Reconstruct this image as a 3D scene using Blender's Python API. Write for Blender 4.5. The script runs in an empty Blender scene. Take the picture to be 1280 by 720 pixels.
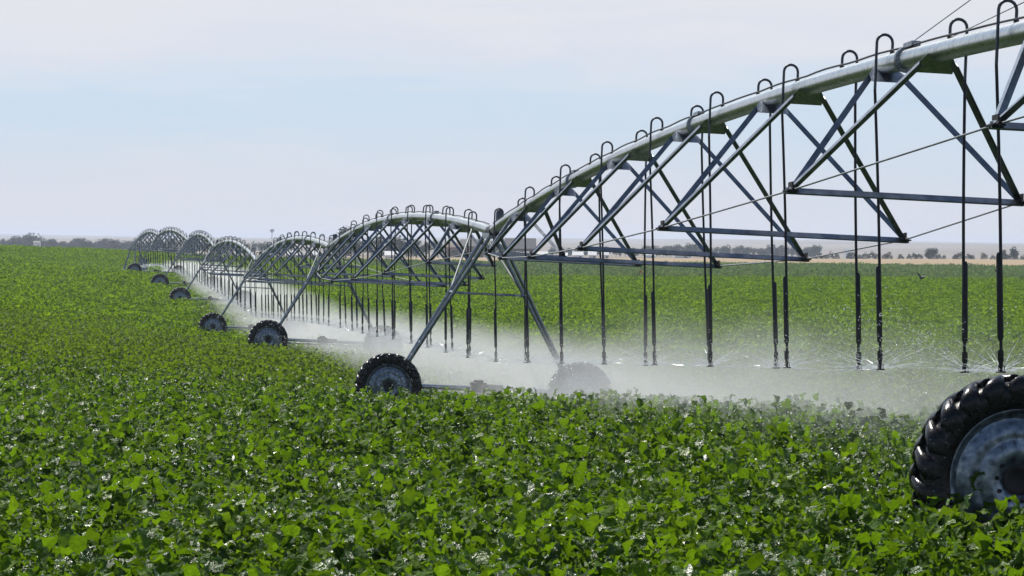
import bpy, bmesh, math, random
import numpy as np
from mathutils import Vector, Matrix

random.seed(7)
rng = np.random.default_rng(11)
R = math.radians
scene = bpy.context.scene
COL = scene.collection
EYE = 2.4                       # eye height above the ground at the nearest wheel

# ------------------------------------------------------------------ helpers
def tag(o, label=None, cat=None, group=None, kind=None):
    if label: o['label'] = label
    if cat: o['category'] = cat
    if group: o['group'] = group
    if kind: o['kind'] = kind
    return o

def empty(name, loc=(0, 0, 0)):
    o = bpy.data.objects.new(name, None)
    COL.objects.link(o)
    o.location = loc
    o.empty_display_size = 0.3
    return o

def copy_tree(o, parent=None):
    c = o.copy()
    COL.objects.link(c)
    if parent is not None:
        c.parent = parent
    for ch in list(o.children):
        copy_tree(ch, c)
    return c

def frame_of(d):
    d = Vector(d).normalized()
    up = Vector((0, 0, 1)) if abs(d.z) < 0.95 else Vector((1, 0, 0))
    a = d.cross(up).normalized()
    b = a.cross(d).normalized()
    return d, a, b

class MB:
    """collects shapes and links them as ONE mesh object"""
    def __init__(self):
        self.v, self.f, self.s = [], [], []
    def add(self, verts, faces, smooth=False):
        n = len(self.v)
        self.v += [tuple(p) for p in verts]
        self.f += [tuple(i + n for i in f) for f in faces]
        self.s += [smooth] * len(faces)
    def rings(self, rings, smooth=True, caps=True, closed=False):
        n = len(rings[0]); V = [p for r in rings for p in r]; F = []
        m = len(rings)
        for i in range(m if closed else m - 1):
            i2 = (i + 1) % m
            for j in range(n):
                k = (j + 1) % n
                F.append((i * n + j, i * n + k, i2 * n + k, i2 * n + j))
        self.add(V, F, smooth)
        if caps and not closed:
            self.add(rings[0], [tuple(reversed(range(n)))], False)
            self.add(rings[-1], [tuple(range(n))], False)
    def tube(self, pts, r, n=10, caps=True, smooth=True):
        pts = [Vector(p) for p in pts]
        rs = r if isinstance(r, (list, tuple)) else [r] * len(pts)
        rings = []; prev = None
        for i, p in enumerate(pts):
            d = (pts[min(i + 1, len(pts) - 1)] - pts[max(i - 1, 0)]).normalized()
            if prev is None:
                _, a, b = frame_of(d)
            else:
                a = (prev - d * prev.dot(d)).normalized(); b = a.cross(d).normalized()
            prev = a
            rings.append([p + (a * math.cos(2 * math.pi * k / n) + b * math.sin(2 * math.pi * k / n)) * rs[i] for k in range(n)])
        self.rings(rings, smooth, caps)
    def prism(self, p, q, prof):
        """extrude a 2-D profile (list of (a,b)) from p to q"""
        p, q = Vector(p), Vector(q)
        _, a, b = frame_of(q - p)
        self.rings([[p + a * x + b * y for x, y in prof], [q + a * x + b * y for x, y in prof]], False, True)
    def angle(self, p, q, w=0.06, t=0.007):
        """steel angle, corner up"""
        h = w * 0.707; s = t
        prof = [(0, h * .5), (h, -h * .5), (h - s, -h * .5 - s), (0, h * .5 - 2 * s), (-h + s, -h * .5 - s), (-h, -h * .5)]
        self.prism(p, q, prof)
    def box(self, c, size, rot=None):
        c = Vector(c); sx, sy, sz = [k / 2 for k in size]
        P = [Vector((x, y, z)) for x in (-sx, sx) for y in (-sy, sy) for z in (-sz, sz)]
        if rot is not None: P = [rot @ p for p in P]
        self.add([c + p for p in P], [(0, 1, 3, 2), (4, 6, 7, 5), (0, 4, 5, 1), (2, 3, 7, 6), (0, 2, 6, 4), (1, 5, 7, 3)])
    def lathe(self, prof, n=48, axis='x', smooth=True, closed=False):
        """prof: (axial, radius)"""
        rings = []
        for k in range(n):
            a = 2 * math.pi * k / n
            rings.append([(x, r * math.cos(a), r * math.sin(a)) if axis == 'x' else (r * math.cos(a), r * math.sin(a), x) for x, r in prof])
        m = len(prof); F = []
        for k in range(n):
            k2 = (k + 1) % n
            for j in range(m if closed else m - 1):
                j2 = (j + 1) % m
                F.append((k * m + j, k * m + j2, k2 * m + j2, k2 * m + j))
        self.add([p for r in rings for p in r], F, smooth)
    def mesh(self, name, mat):
        me = bpy.data.meshes.new(name)
        me.from_pydata(self.v, [], self.f)
        me.polygons.foreach_set('use_smooth', self.s)
        me.materials.append(mat)
        bm = bmesh.new(); bm.from_mesh(me)
        bmesh.ops.recalc_face_normals(bm, faces=bm.faces)
        bm.to_mesh(me); bm.free()
        me.update()
        return me
    def build(self, name, mat, parent=None, loc=(0, 0, 0), bevel=0.0):
        me = self.mesh(name, mat)
        o = bpy.data.objects.new(name, me)
        COL.objects.link(o)
        if parent is not None: o.parent = parent
        o.location = loc
        if bevel:
            m = o.modifiers.new('Bevel', 'BEVEL'); m.width = bevel; m.segments = 2; m.limit_method = 'ANGLE'
        return o

def place(me, name, parent=None, loc=(0, 0, 0)):
    o = bpy.data.objects.new(name, me); COL.objects.link(o)
    if parent is not None: o.parent = parent
    o.location = loc
    return o

# ------------------------------------------------------------------ materials
def new_mat(name):
    m = bpy.data.materials.new(name); m.use_nodes = True
    nt = m.node_tree
    for n in list(nt.nodes): nt.nodes.remove(n)
    return m, nt, nt.nodes.new('ShaderNodeOutputMaterial')

def N(nt, t, **kw):
    n = nt.nodes.new(t)
    for k, v in kw.items():
        if k in n.inputs: n.inputs[k].default_value = v
        else: setattr(n, k, v)
    return n

def ramp(nt, fac, stops, interp='LINEAR'):
    r = nt.nodes.new('ShaderNodeValToRGB'); r.color_ramp.interpolation = interp
    e = r.color_ramp.elements
    while len(e) < len(stops): e.new(0.5)
    for i, (p, c) in enumerate(stops):
        e[i].position = p; e[i].color = (*c, 1) if len(c) == 3 else c
    nt.links.new(fac, r.inputs[0]); return r.outputs[0]

def noise(nt, scale, detail=4, rough=0.55, coord='Object', vec=None, dist=0.0):
    if vec is None:
        tc = nt.nodes.new('ShaderNodeTexCoord'); vec = tc.outputs[coord]
    n = N(nt, 'ShaderNodeTexNoise', Scale=scale, Detail=detail, Roughness=rough, Distortion=dist)
    nt.links.new(vec, n.inputs['Vector']); return n.outputs['Fac']

def math_node(nt, op, a, b=None, c=None, clamp=False):
    n = nt.nodes.new('ShaderNodeMath'); n.operation = op; n.use_clamp = clamp
    for i, x in enumerate((a, b, c)):
        if x is None: continue
        if isinstance(x, (int, float)): n.inputs[i].default_value = x
        else: nt.links.new(x, n.inputs[i])
    return n.outputs[0]

def mix_col(nt, fac, a, b, blend='MIX'):
    n = nt.nodes.new('ShaderNodeMix'); n.data_type = 'RGBA'; n.blend_type = blend
    for key, x in ((0, fac), (6, a), (7, b)):
        if isinstance(x, (int, float)): n.inputs[key].default_value = x
        elif isinstance(x, tuple): n.inputs[key].default_value = (*x, 1)
        else: nt.links.new(x, n.inputs[key])
    return n.outputs[2]

def simple(name, stops, scale=6, rough=0.5, metal=0.0, bump=0.0, bscale=40, rough_var=0.0, spec=0.5, detail=5):
    m, nt, out = new_mat(name)
    b = N(nt, 'ShaderNodeBsdfPrincipled', Roughness=rough, Metallic=metal)
    b.inputs['Specular IOR Level'].default_value = spec
    f = noise(nt, scale, detail)
    nt.links.new(ramp(nt, f, stops), b.inputs['Base Color'])
    if rough_var:
        g = noise(nt, scale * 2.3, 3)
        nt.links.new(math_node(nt, 'MULTIPLY_ADD', g, rough_var, rough - rough_var / 2), b.inputs['Roughness'])
    if bump:
        bn = N(nt, 'ShaderNodeBump', Strength=bump, Distance=0.02)
        nt.links.new(noise(nt, bscale, 4), bn.inputs['Height']); nt.links.new(bn.outputs[0], b.inputs['Normal'])
    nt.links.new(b.outputs[0], out.inputs['Surface'])
    return m

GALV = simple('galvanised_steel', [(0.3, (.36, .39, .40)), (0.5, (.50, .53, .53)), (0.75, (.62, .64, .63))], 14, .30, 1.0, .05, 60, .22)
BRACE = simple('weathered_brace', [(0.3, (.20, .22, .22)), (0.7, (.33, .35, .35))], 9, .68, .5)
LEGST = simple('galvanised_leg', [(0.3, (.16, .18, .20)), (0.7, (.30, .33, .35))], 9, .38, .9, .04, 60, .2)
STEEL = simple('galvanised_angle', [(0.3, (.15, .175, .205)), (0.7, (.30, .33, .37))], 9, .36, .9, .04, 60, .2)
RIM = simple('galvanised_rim', [(0.30, (.06, .06, .065)), (0.42, (.13, .165, .22)), (0.58, (.23, .275, .34)), (0.72, (.42, .45, .46))], 16, .36, .75, .12, 22, .4, detail=8)
DARKMET = simple('dark_gearbox_paint', [(0.3, (.014, .014, .015)), (0.7, (.04, .034, .032))], 8, .65, .0, .1, 30, spec=.2)
CABLE = simple('steel_rod', [(0.3, (.22, .23, .24)), (0.7, (.42, .43, .44))], 20, .4, .8)
HOSE = simple('black_hose', [(0.3, (.010, .011, .014)), (0.7, (.022, .024, .028))], 12, .5, spec=.3)
GOOSE = simple('gooseneck_pipe', [(0.3, (.04, .047, .055)), (0.7, (.09, .10, .115))], 12, .4, .5)
BOXBLUE = simple('blue_grey_cabinet', [(0.3, (.10, .15, .26)), (0.7, (.15, .2, .33))], 3, .45)
CTRL = simple('tower_box_plastic', [(0.3, (.05, .06, .08)), (0.7, (.085, .10, .13))], 5, .45)
WHITE = simple('white_sheet_metal', [(0.3, (.70, .71, .72)), (0.7, (.82, .83, .83))], .6, .5)
GREYROOF = simple('weathered_roof', [(0.3, (.045, .045, .055)), (0.7, (.085, .082, .09))], .8, .6)
BROWNWALL = simple('brown_board_wall', [(0.3, (.16, .10, .085)), (0.7, (.25, .17, .14))], .9, .7)
GLASS = simple('dark_window', [(0.3, (.03, .04, .05)), (0.7, (.05, .06, .07))], 1, .15)
BIRD = simple('dark_feathers', [(0.3, (.012, .012, .014)), (0.7, (.03, .03, .032))], 12, .6)
ORANGE = simple('orange_paint', [(0.3, (.55, .14, .03)), (0.7, (.65, .2, .05))], 3, .5)
TANK = simple('water_tower_paint', [(0.3, (.16, .17, .22)), (0.7, (.22, .23, .28))], .5, .5)
BARK = simple('bark', [(0.3, (.07, .055, .045)), (0.7, (.14, .115, .09))], 3, .8)

def rubber():
    m, nt, out = new_mat('wet_tyre_rubber')
    b = N(nt, 'ShaderNodeBsdfPrincipled', Roughness=.33)
    base = ramp(nt, noise(nt, 9, 5), [(.35, (.004, .004, .005)), (.6, (.008, .0075, .009)), (.78, (.035, .027, .02))])
    # fine drops and mud specks
    vo = N(nt, 'ShaderNodeTexVoronoi', Scale=32.0)
    tc = nt.nodes.new('ShaderNodeTexCoord'); nt.links.new(tc.outputs['Object'], vo.inputs['Vector'])
    sp = math_node(nt, 'LESS_THAN', vo.outputs['Distance'], .15)
    pick = math_node(nt, 'GREATER_THAN', noise(nt, 35, 2), .52)
    sp = math_node(nt, 'MULTIPLY', sp, pick)
    nt.links.new(mix_col(nt, sp, base, (.24, .24, .25)), b.inputs['Base Color']); b.inputs['Specular IOR Level'].default_value = .3
    rr = math_node(nt, 'MULTIPLY_ADD', noise(nt, 24, 3), .4, .08)
    nt.links.new(rr, b.inputs['Roughness'])
    bn = N(nt, 'ShaderNodeBump', Strength=.25, Distance=.01)
    nt.links.new(noise(nt, 55, 4), bn.inputs['Height']); nt.links.new(bn.outputs[0], b.inputs['Normal'])
    nt.links.new(b.outputs[0], out.inputs['Surface'])
    return m
TYRE = rubber()

def leaf_mat(name, dark, mid, light, trans, tfac=.38, rough=.34, spec=.5, bump=.6):
    m, nt, out = new_mat(name)
    at = N(nt, 'ShaderNodeAttribute', attribute_name='tint')
    oi = nt.nodes.new('ShaderNodeObjectInfo')
    f = math_node(nt, 'MULTIPLY_ADD', oi.outputs['Random'], .35, 0.0)
    f = math_node(nt, 'MULTIPLY_ADD', at.outputs['Fac'], .50, f)
    f = math_node(nt, 'ADD', f, math_node(nt, 'MULTIPLY_ADD', noise(nt, 36, 3), .9, -.36))
    col = ramp(nt, f, [(.1, dark), (.5, mid), (.95, light)])
    b = N(nt, 'ShaderNodeBsdfPrincipled', Roughness=rough)
    b.inputs['Specular IOR Level'].default_value = spec
    nt.links.new(col, b.inputs['Base Color'])
    # waxy leaves and dull leaves side by side
    fr = math_node(nt, 'FRACT', math_node(nt, 'MULTIPLY', at.outputs['Fac'], 37.0))
    waxy = math_node(nt, 'LESS_THAN', fr, .42)
    nt.links.new(math_node(nt, 'MULTIPLY_ADD', waxy, spec * .75, spec * .25), b.inputs['Specular IOR Level'])
    fr2 = math_node(nt, 'FRACT', math_node(nt, 'MULTIPLY', at.outputs['Fac'], 91.0))
    nt.links.new(math_node(nt, 'MULTIPLY_ADD', math_node(nt, 'POWER', fr, 1.5), .50, rough), b.inputs['Roughness'])
    # blistered blade: puckers between the veins
    bn = N(nt, 'ShaderNodeBump', Strength=bump, Distance=.03)
    nt.links.new(noise(nt, 42, 3, .6), bn.inputs['Height']); nt.links.new(bn.outputs[0], b.inputs['Normal'])
    t = nt.nodes.new('ShaderNodeBsdfTranslucent'); nt.links.new(bn.outputs[0], t.inputs['Normal'])
    nt.links.new(mix_col(nt, .55, col, trans), t.inputs['Color'])
    mx = N(nt, 'ShaderNodeMixShader', Fac=tfac)
    nt.links.new(math_node(nt, 'MULTIPLY_ADD', fr2, tfac * .9, tfac * .5), mx.inputs[0])
    nt.links.new(b.outputs[0], mx.inputs[1]); nt.links.new(t.outputs[0], mx.inputs[2])
    nt.links.new(mx.outputs[0], out.inputs['Surface'])
    return m

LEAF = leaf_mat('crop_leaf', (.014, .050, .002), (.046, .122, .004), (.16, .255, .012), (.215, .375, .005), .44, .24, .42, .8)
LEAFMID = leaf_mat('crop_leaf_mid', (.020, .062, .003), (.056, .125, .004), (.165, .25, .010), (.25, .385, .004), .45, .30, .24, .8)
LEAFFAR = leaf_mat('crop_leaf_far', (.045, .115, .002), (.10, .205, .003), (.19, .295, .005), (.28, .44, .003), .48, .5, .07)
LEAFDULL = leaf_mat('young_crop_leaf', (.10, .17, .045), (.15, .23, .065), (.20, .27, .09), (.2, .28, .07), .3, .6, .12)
TREELEAF = leaf_mat('tree_leaf', (.012, .024, .014), (.022, .040, .020), (.038, .058, .026), (.03, .05, .015), .2, .6, .15)
BUSHLEAF = leaf_mat('bush_leaf', (.018, .024, .018), (.03, .038, .026), (.05, .055, .035), (.04, .05, .025), .2, .6, .15)

# ------------------------------------------------------------------ terrain
TW = [(5.55, 22.5), (-.61, 69.5), (-6.8, 116.5), (-13.2, 163.5), (-19.7, 210.), (-26.2, 257.), (-33.8, 304.), (-41.3, 350.)]
TG = [-2.44, -4.0, -4.5, -5.36, -4.8, -4.45, -4.0, -4.7]      # ground height relative to the eye at each tower
TILT = R(2.4)
ctrl = []
for (x, d), g in zip(TW, TG):
    ctrl += [(x - 2.1, d, g + .085), (x + 2.1, d, g - .085)]
ctrl += [(0, 10, -2.22), (-2, 10, -2.2), (2, 10, -2.25), (0, 18, -2.33), (-3, 18, -2.33), (3, 18, -2.33), (-5, 30, -2.68), (0, 30, -2.62), (4.5, 30, -2.6),
         (-7.5, 47, -3.02), (-2, 50, -3.08), (2.5, 50, -3.05), (5, 46, -2.98), (-9.6, 61, -3.36), (-3.5, 61, -3.50), (1.5, 61, -3.56), (6, 58, -3.6),
         (9, 72, -4.25), (-19, 120, -3.85), (-32, 200, -3.9), (-47, 300, -3.1), (16, 100, -4.75), (20, 200, -5.15), (40, 330, -4.35),
         (0, 330, -4.5), (-64, 400, -2.2), (-73, 455, -1.98), (-54, 455, -2.55), (-30, 460, -3.6), (8, 520, -3.85), (83, 520, -3.98),
         (-10, 250, -4.9), (50, 300, -4.5), (0, 160, -5.1),
         (-90, 560, -3.0), (-60, 560, -3.6), (120, 800, -3.95), (0, 800, -4.4), (-120, 800, -5.3), (-220, 1500, -6.4), (0, 1450, -6.9), (200, 1400, -6.7),
         (-300, 2000, -7.0), (300, 2000, -6.8), (-450, 3000, -5.2), (0, 3000, -5.2), (450, 3000, -4.9), (-800, 5200, -.9), (0, 5200, -.8), (800, 5200, -.7),
         (-1300, 8500, 4.5), (0, 8500, 3.5), (1300, 8500, 4.0)]
C = np.array(ctrl, float)
def warp(x, d):
    dd = np.maximum(d, 8.0)
    u = np.clip(x / dd, -.26, .26)
    return np.stack([u * 5.0, np.log(dd)], -1)
P = warp(C[:, 0], C[:, 1])
def U(r2): return np.where(r2 > 1e-12, .5 * r2 * np.log(np.maximum(r2, 1e-12)), 0.)
n_ = len(P)
K = U(((P[:, None] - P[None]) ** 2).sum(-1)) + np.eye(n_) * 2e-4
Q = np.concatenate([np.ones((n_, 1)), P], 1)
A = np.zeros((n_ + 3, n_ + 3)); A[:n_, :n_] = K; A[:n_, n_:] = Q; A[n_:, :n_] = Q.T
# heights are fitted as an angle-like quantity beyond 300 m so that far slopes stay smooth
W = np.linalg.solve(A, np.concatenate([C[:, 2], np.zeros(3)]))
def ground(x, d):
    x = np.asarray(x, float); d = np.asarray(d, float)
    p = warp(x, d)
    k = U(((p[..., None, :] - P) ** 2).sum(-1))
    z = k @ W[:n_] + W[n_] + p @ W[n_ + 1:]
    z = np.minimum(z, 6.0)
    return z + EYE

def gz(x, d): return float(ground(np.array([x]), np.array([d]))[0])

def field_edge(u):          # depth at which the leafy crop ends, by bearing
    t = np.clip((u + .085) / .09, 0, 1); t = t * t * (3 - 2 * t)
    return 462 + (345 - 462) * t

def build_ground():
    rows = np.concatenate([np.linspace(-60, 6, 8), np.geomspace(9, 9000, 230)])
    s = np.linspace(-1, 1, 141)
    u = np.sign(s) * (np.abs(s) * .2 + np.abs(s) ** 5 * .9)
    X = u[None] * (np.maximum(rows, 20)[:, None]) * 1.0 + np.sign(u)[None] * np.abs(u)[None] ** 2 * 40
    Y = np.repeat(rows[:, None], len(u), 1)
    Z = ground(X, Y)
    # shallow wheel and drainage unevenness near by, low swells on the far plain
    Z += np.where(Y < 400, .03 * np.sin(X * 1.3 + Y * .31) * np.sin(Y * .9), 0)
    Z += np.clip((Y - 1800) / 3000, 0, 1) * (2.2 * np.sin(X / 410 + .8) + 1.6 * np.sin(X / 173 + Y / 900) + .9 * np.sin(X / 71 + 2))
    m, n = X.shape
    V = np.stack([X, Y, Z], -1).reshape(-1, 3)
    i = np.arange((m - 1) * n).reshape(m - 1, n)[:, :-1].ravel()
    F = np.stack([i, i + 1, i + n + 1, i + n], -1)
    me = bpy.data.meshes.new('ground'); me.from_pydata(V.tolist(), [], F.tolist())
    me.polygons.foreach_set('use_smooth', [True] * len(F))
    o = bpy.data.objects.new('ground', me); COL.objects.link(o)
    m_, nt, out = new_mat('farmland')
    b = N(nt, 'ShaderNodeBsdfPrincipled', Roughness=.9); b.inputs['Specular IOR Level'].default_value = .15
    tc = nt.nodes.new('ShaderNodeTexCoord'); sx = nt.nodes.new('ShaderNodeSeparateXYZ')
    nt.links.new(tc.outputs['Object'], sx.inputs[0])
    wob = noise(nt, .02, 3, vec=tc.outputs['Object'])
    yy = math_node(nt, 'MULTIPLY_ADD', wob, 16.0, sx.outputs['Y'])
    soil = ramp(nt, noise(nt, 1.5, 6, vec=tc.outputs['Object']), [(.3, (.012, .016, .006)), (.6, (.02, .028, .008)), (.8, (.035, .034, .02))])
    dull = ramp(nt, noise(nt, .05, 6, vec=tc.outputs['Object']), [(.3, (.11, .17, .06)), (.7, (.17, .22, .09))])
    mp = N(nt, 'ShaderNodeMapping'); mp.inputs['Scale'].default_value = (.02, .12, .02); nt.links.new(tc.outputs['Object'], mp.inputs['Vector'])
    stub = ramp(nt, noise(nt, 1.0, 6, vec=mp.outputs[0]), [(.3, (.27, .20, .115)), (.5, (.36, .265, .155)), (.75, (.44, .36, .25))])
    mp2 = N(nt, 'ShaderNodeMapping'); mp2.inputs['Scale'].default_value = (.0022, .0045, .003); nt.links.new(tc.outputs['Object'], mp2.inputs['Vector'])
    plain = ramp(nt, noise(nt, 1.0, 5, .6, vec=mp2.outputs[0]), [(.33, (.10, .115, .085)), (.45, (.22, .18, .14)), (.55, (.29, .25, .20)), (.68, (.24, .21, .175)), (.8, (.13, .14, .10))])
    def step(a, w): return math_node(nt, 'MULTIPLY_ADD', yy, 1 / w, -a / w, clamp=True)
    # the leafy crop stops nearer on the right, farther on the left: same curve as field_edge
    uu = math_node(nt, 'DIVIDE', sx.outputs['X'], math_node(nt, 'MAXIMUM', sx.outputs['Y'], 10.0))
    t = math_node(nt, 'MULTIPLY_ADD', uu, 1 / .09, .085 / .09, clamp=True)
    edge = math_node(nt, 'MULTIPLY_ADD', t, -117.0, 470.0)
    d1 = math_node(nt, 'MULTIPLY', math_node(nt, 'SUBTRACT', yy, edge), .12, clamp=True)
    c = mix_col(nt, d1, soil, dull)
    c = mix_col(nt, step(528, 3), c, stub)
    c = mix_col(nt, step(850, 60), c, plain)
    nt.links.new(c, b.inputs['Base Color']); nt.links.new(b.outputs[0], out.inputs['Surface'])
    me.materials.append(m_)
    return tag(o, 'open farmland, leafy green field near by and tan stubble and pale plain beyond', 'ground', kind='structure')
build_ground()

# ------------------------------------------------------------------ crop (stuff)
def leaf_geo(V, F, T, base, yaw, pitch, length, width, curl, tint, segs=3, fold=.25, wave=.0):
    """one leaf blade either side of a folded midrib; the near ones have a ruffled outer edge"""
    dirx = Vector((math.cos(yaw), math.sin(yaw), 0)); side = Vector((-math.sin(yaw), math.cos(yaw), 0)); up = Vector((0, 0, 1))
    n0 = len(V); p = Vector(base); a = pitch
    prof = {5: [.22, .78, 1.0, .93, .66, .12], 4: [.25, .92, 1.0, .72, .10], 3: [0.30, 1.0, .82, 0.08], 2: [.5, 1.0, .1], 1: [.75, .55]}[segs]
    cols = (1, .55, 0, -.55, -1) if segs >= 3 else (1, 0, -1)
    nc = len(cols); roll = random.uniform(-.6, .6); ph = random.uniform(0, 6.28)
    for i in range(segs + 1):
        w = width * .5 * prof[i]
        d = dirx * math.cos(a) + up * math.sin(a)
        nrm = up * math.cos(a) - dirx * math.sin(a)
        sd = side * math.cos(roll) + nrm * math.sin(roll); nr = nrm * math.cos(roll) - side * math.sin(roll)
        for c in cols:
            ruff = random.uniform(-1, 1) * .6 + (math.sin(i * 2.3 + ph + (1.7 if c > 0 else 0)) if segs >= 3 else 0)
            lob = 1 + (random.uniform(-.18, .14) if segs >= 3 and abs(c) == 1 else 0)
            V.append(p + sd * (w * c * lob) + nr * (w * fold * abs(c) + wave * length * ruff * abs(c) ** 1.5))
        T.extend([tint] * nc)
        p = p + d * (length / segs); a -= curl / segs
    for i in range(segs):
        for j in range(nc - 1):
            k = n0 + i * nc + j
            F.append((k, k + 1, k + nc + 1, k + nc))

def leaf_mesh(name, V, F, T, mat):
    me = bpy.data.meshes.new(name); me.from_pydata([tuple(v) for v in V], [], F)
    me.polygons.foreach_set('use_smooth', [True] * len(F))
    at = me.attributes.new('tint', 'FLOAT', 'POINT'); at.data.foreach_set('value', T)
    me.materials.append(mat)
    return me

def plant_mesh(name, nstem, nleaf, segs, L, mat, spread=.27, h=.5, fl=.25):
    V, F, T = [], [], []
    for s in range(nstem):
        ang = 2 * math.pi * (s + random.random() * .7) / nstem
        rad = spread * math.sqrt(random.random()); top = h * random.uniform(.72, 1.0) * (1 - .6 * (rad / spread) ** 2)
        sx, sy = rad * math.cos(ang), rad * math.sin(ang)
        pt = random.random()
        for l in range(nleaf):
            f = (l + .6) / nleaf
            z = top * (.35 + .62 * f) if nleaf > 2 else top * random.uniform(.7, 1)
            yaw = l * 2.4 + random.uniform(-.5, .5) + ang
            pitch = random.uniform(-.3, 1.4)
            ln = L * random.uniform(.75, 1.25); wd = ln * random.uniform(.62, .8)
            off = .03 + .03 * (1 - f)
            leaf_geo(V, F, T, (sx + off * math.cos(yaw), sy + off * math.sin(yaw), z), yaw, pitch, ln, wd, random.uniform(.4, 1.3),
                     min(1, max(0, .5 * pt + .5 * random.random())), segs, random.uniform(.05, .55), .14)
    return leaf_mesh(name, V, F, T, mat)

def patch_mesh(name, n, rad, L, zlo, zhi, mat):
    V, F, T = [], [], []
    for k in range(n):
        r = rad * math.sqrt(random.random()); a = random.random() * 6.283
        leaf_geo(V, F, T, (r * math.cos(a), r * math.sin(a), random.uniform(zlo, zhi)), random.random() * 6.283, random.uniform(-.1, 1.1), L * random.uniform(.7, 1.3),
                 L * random.uniform(.6, .9), random.uniform(.2, .9), random.random(), 1 if L > .2 else 2, .2, 0)
    return leaf_mesh(name, V, F, T, mat)

variants = []
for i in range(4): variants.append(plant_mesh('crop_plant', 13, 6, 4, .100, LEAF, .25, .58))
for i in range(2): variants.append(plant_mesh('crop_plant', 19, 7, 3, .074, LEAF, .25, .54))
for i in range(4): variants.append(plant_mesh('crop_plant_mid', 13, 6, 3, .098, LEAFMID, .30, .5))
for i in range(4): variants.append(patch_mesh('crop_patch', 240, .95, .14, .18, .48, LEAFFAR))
for i in range(3): variants.append(patch_mesh('young_patch', 60, 1.4, .30, .02, .16, LEAFDULL))

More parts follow.
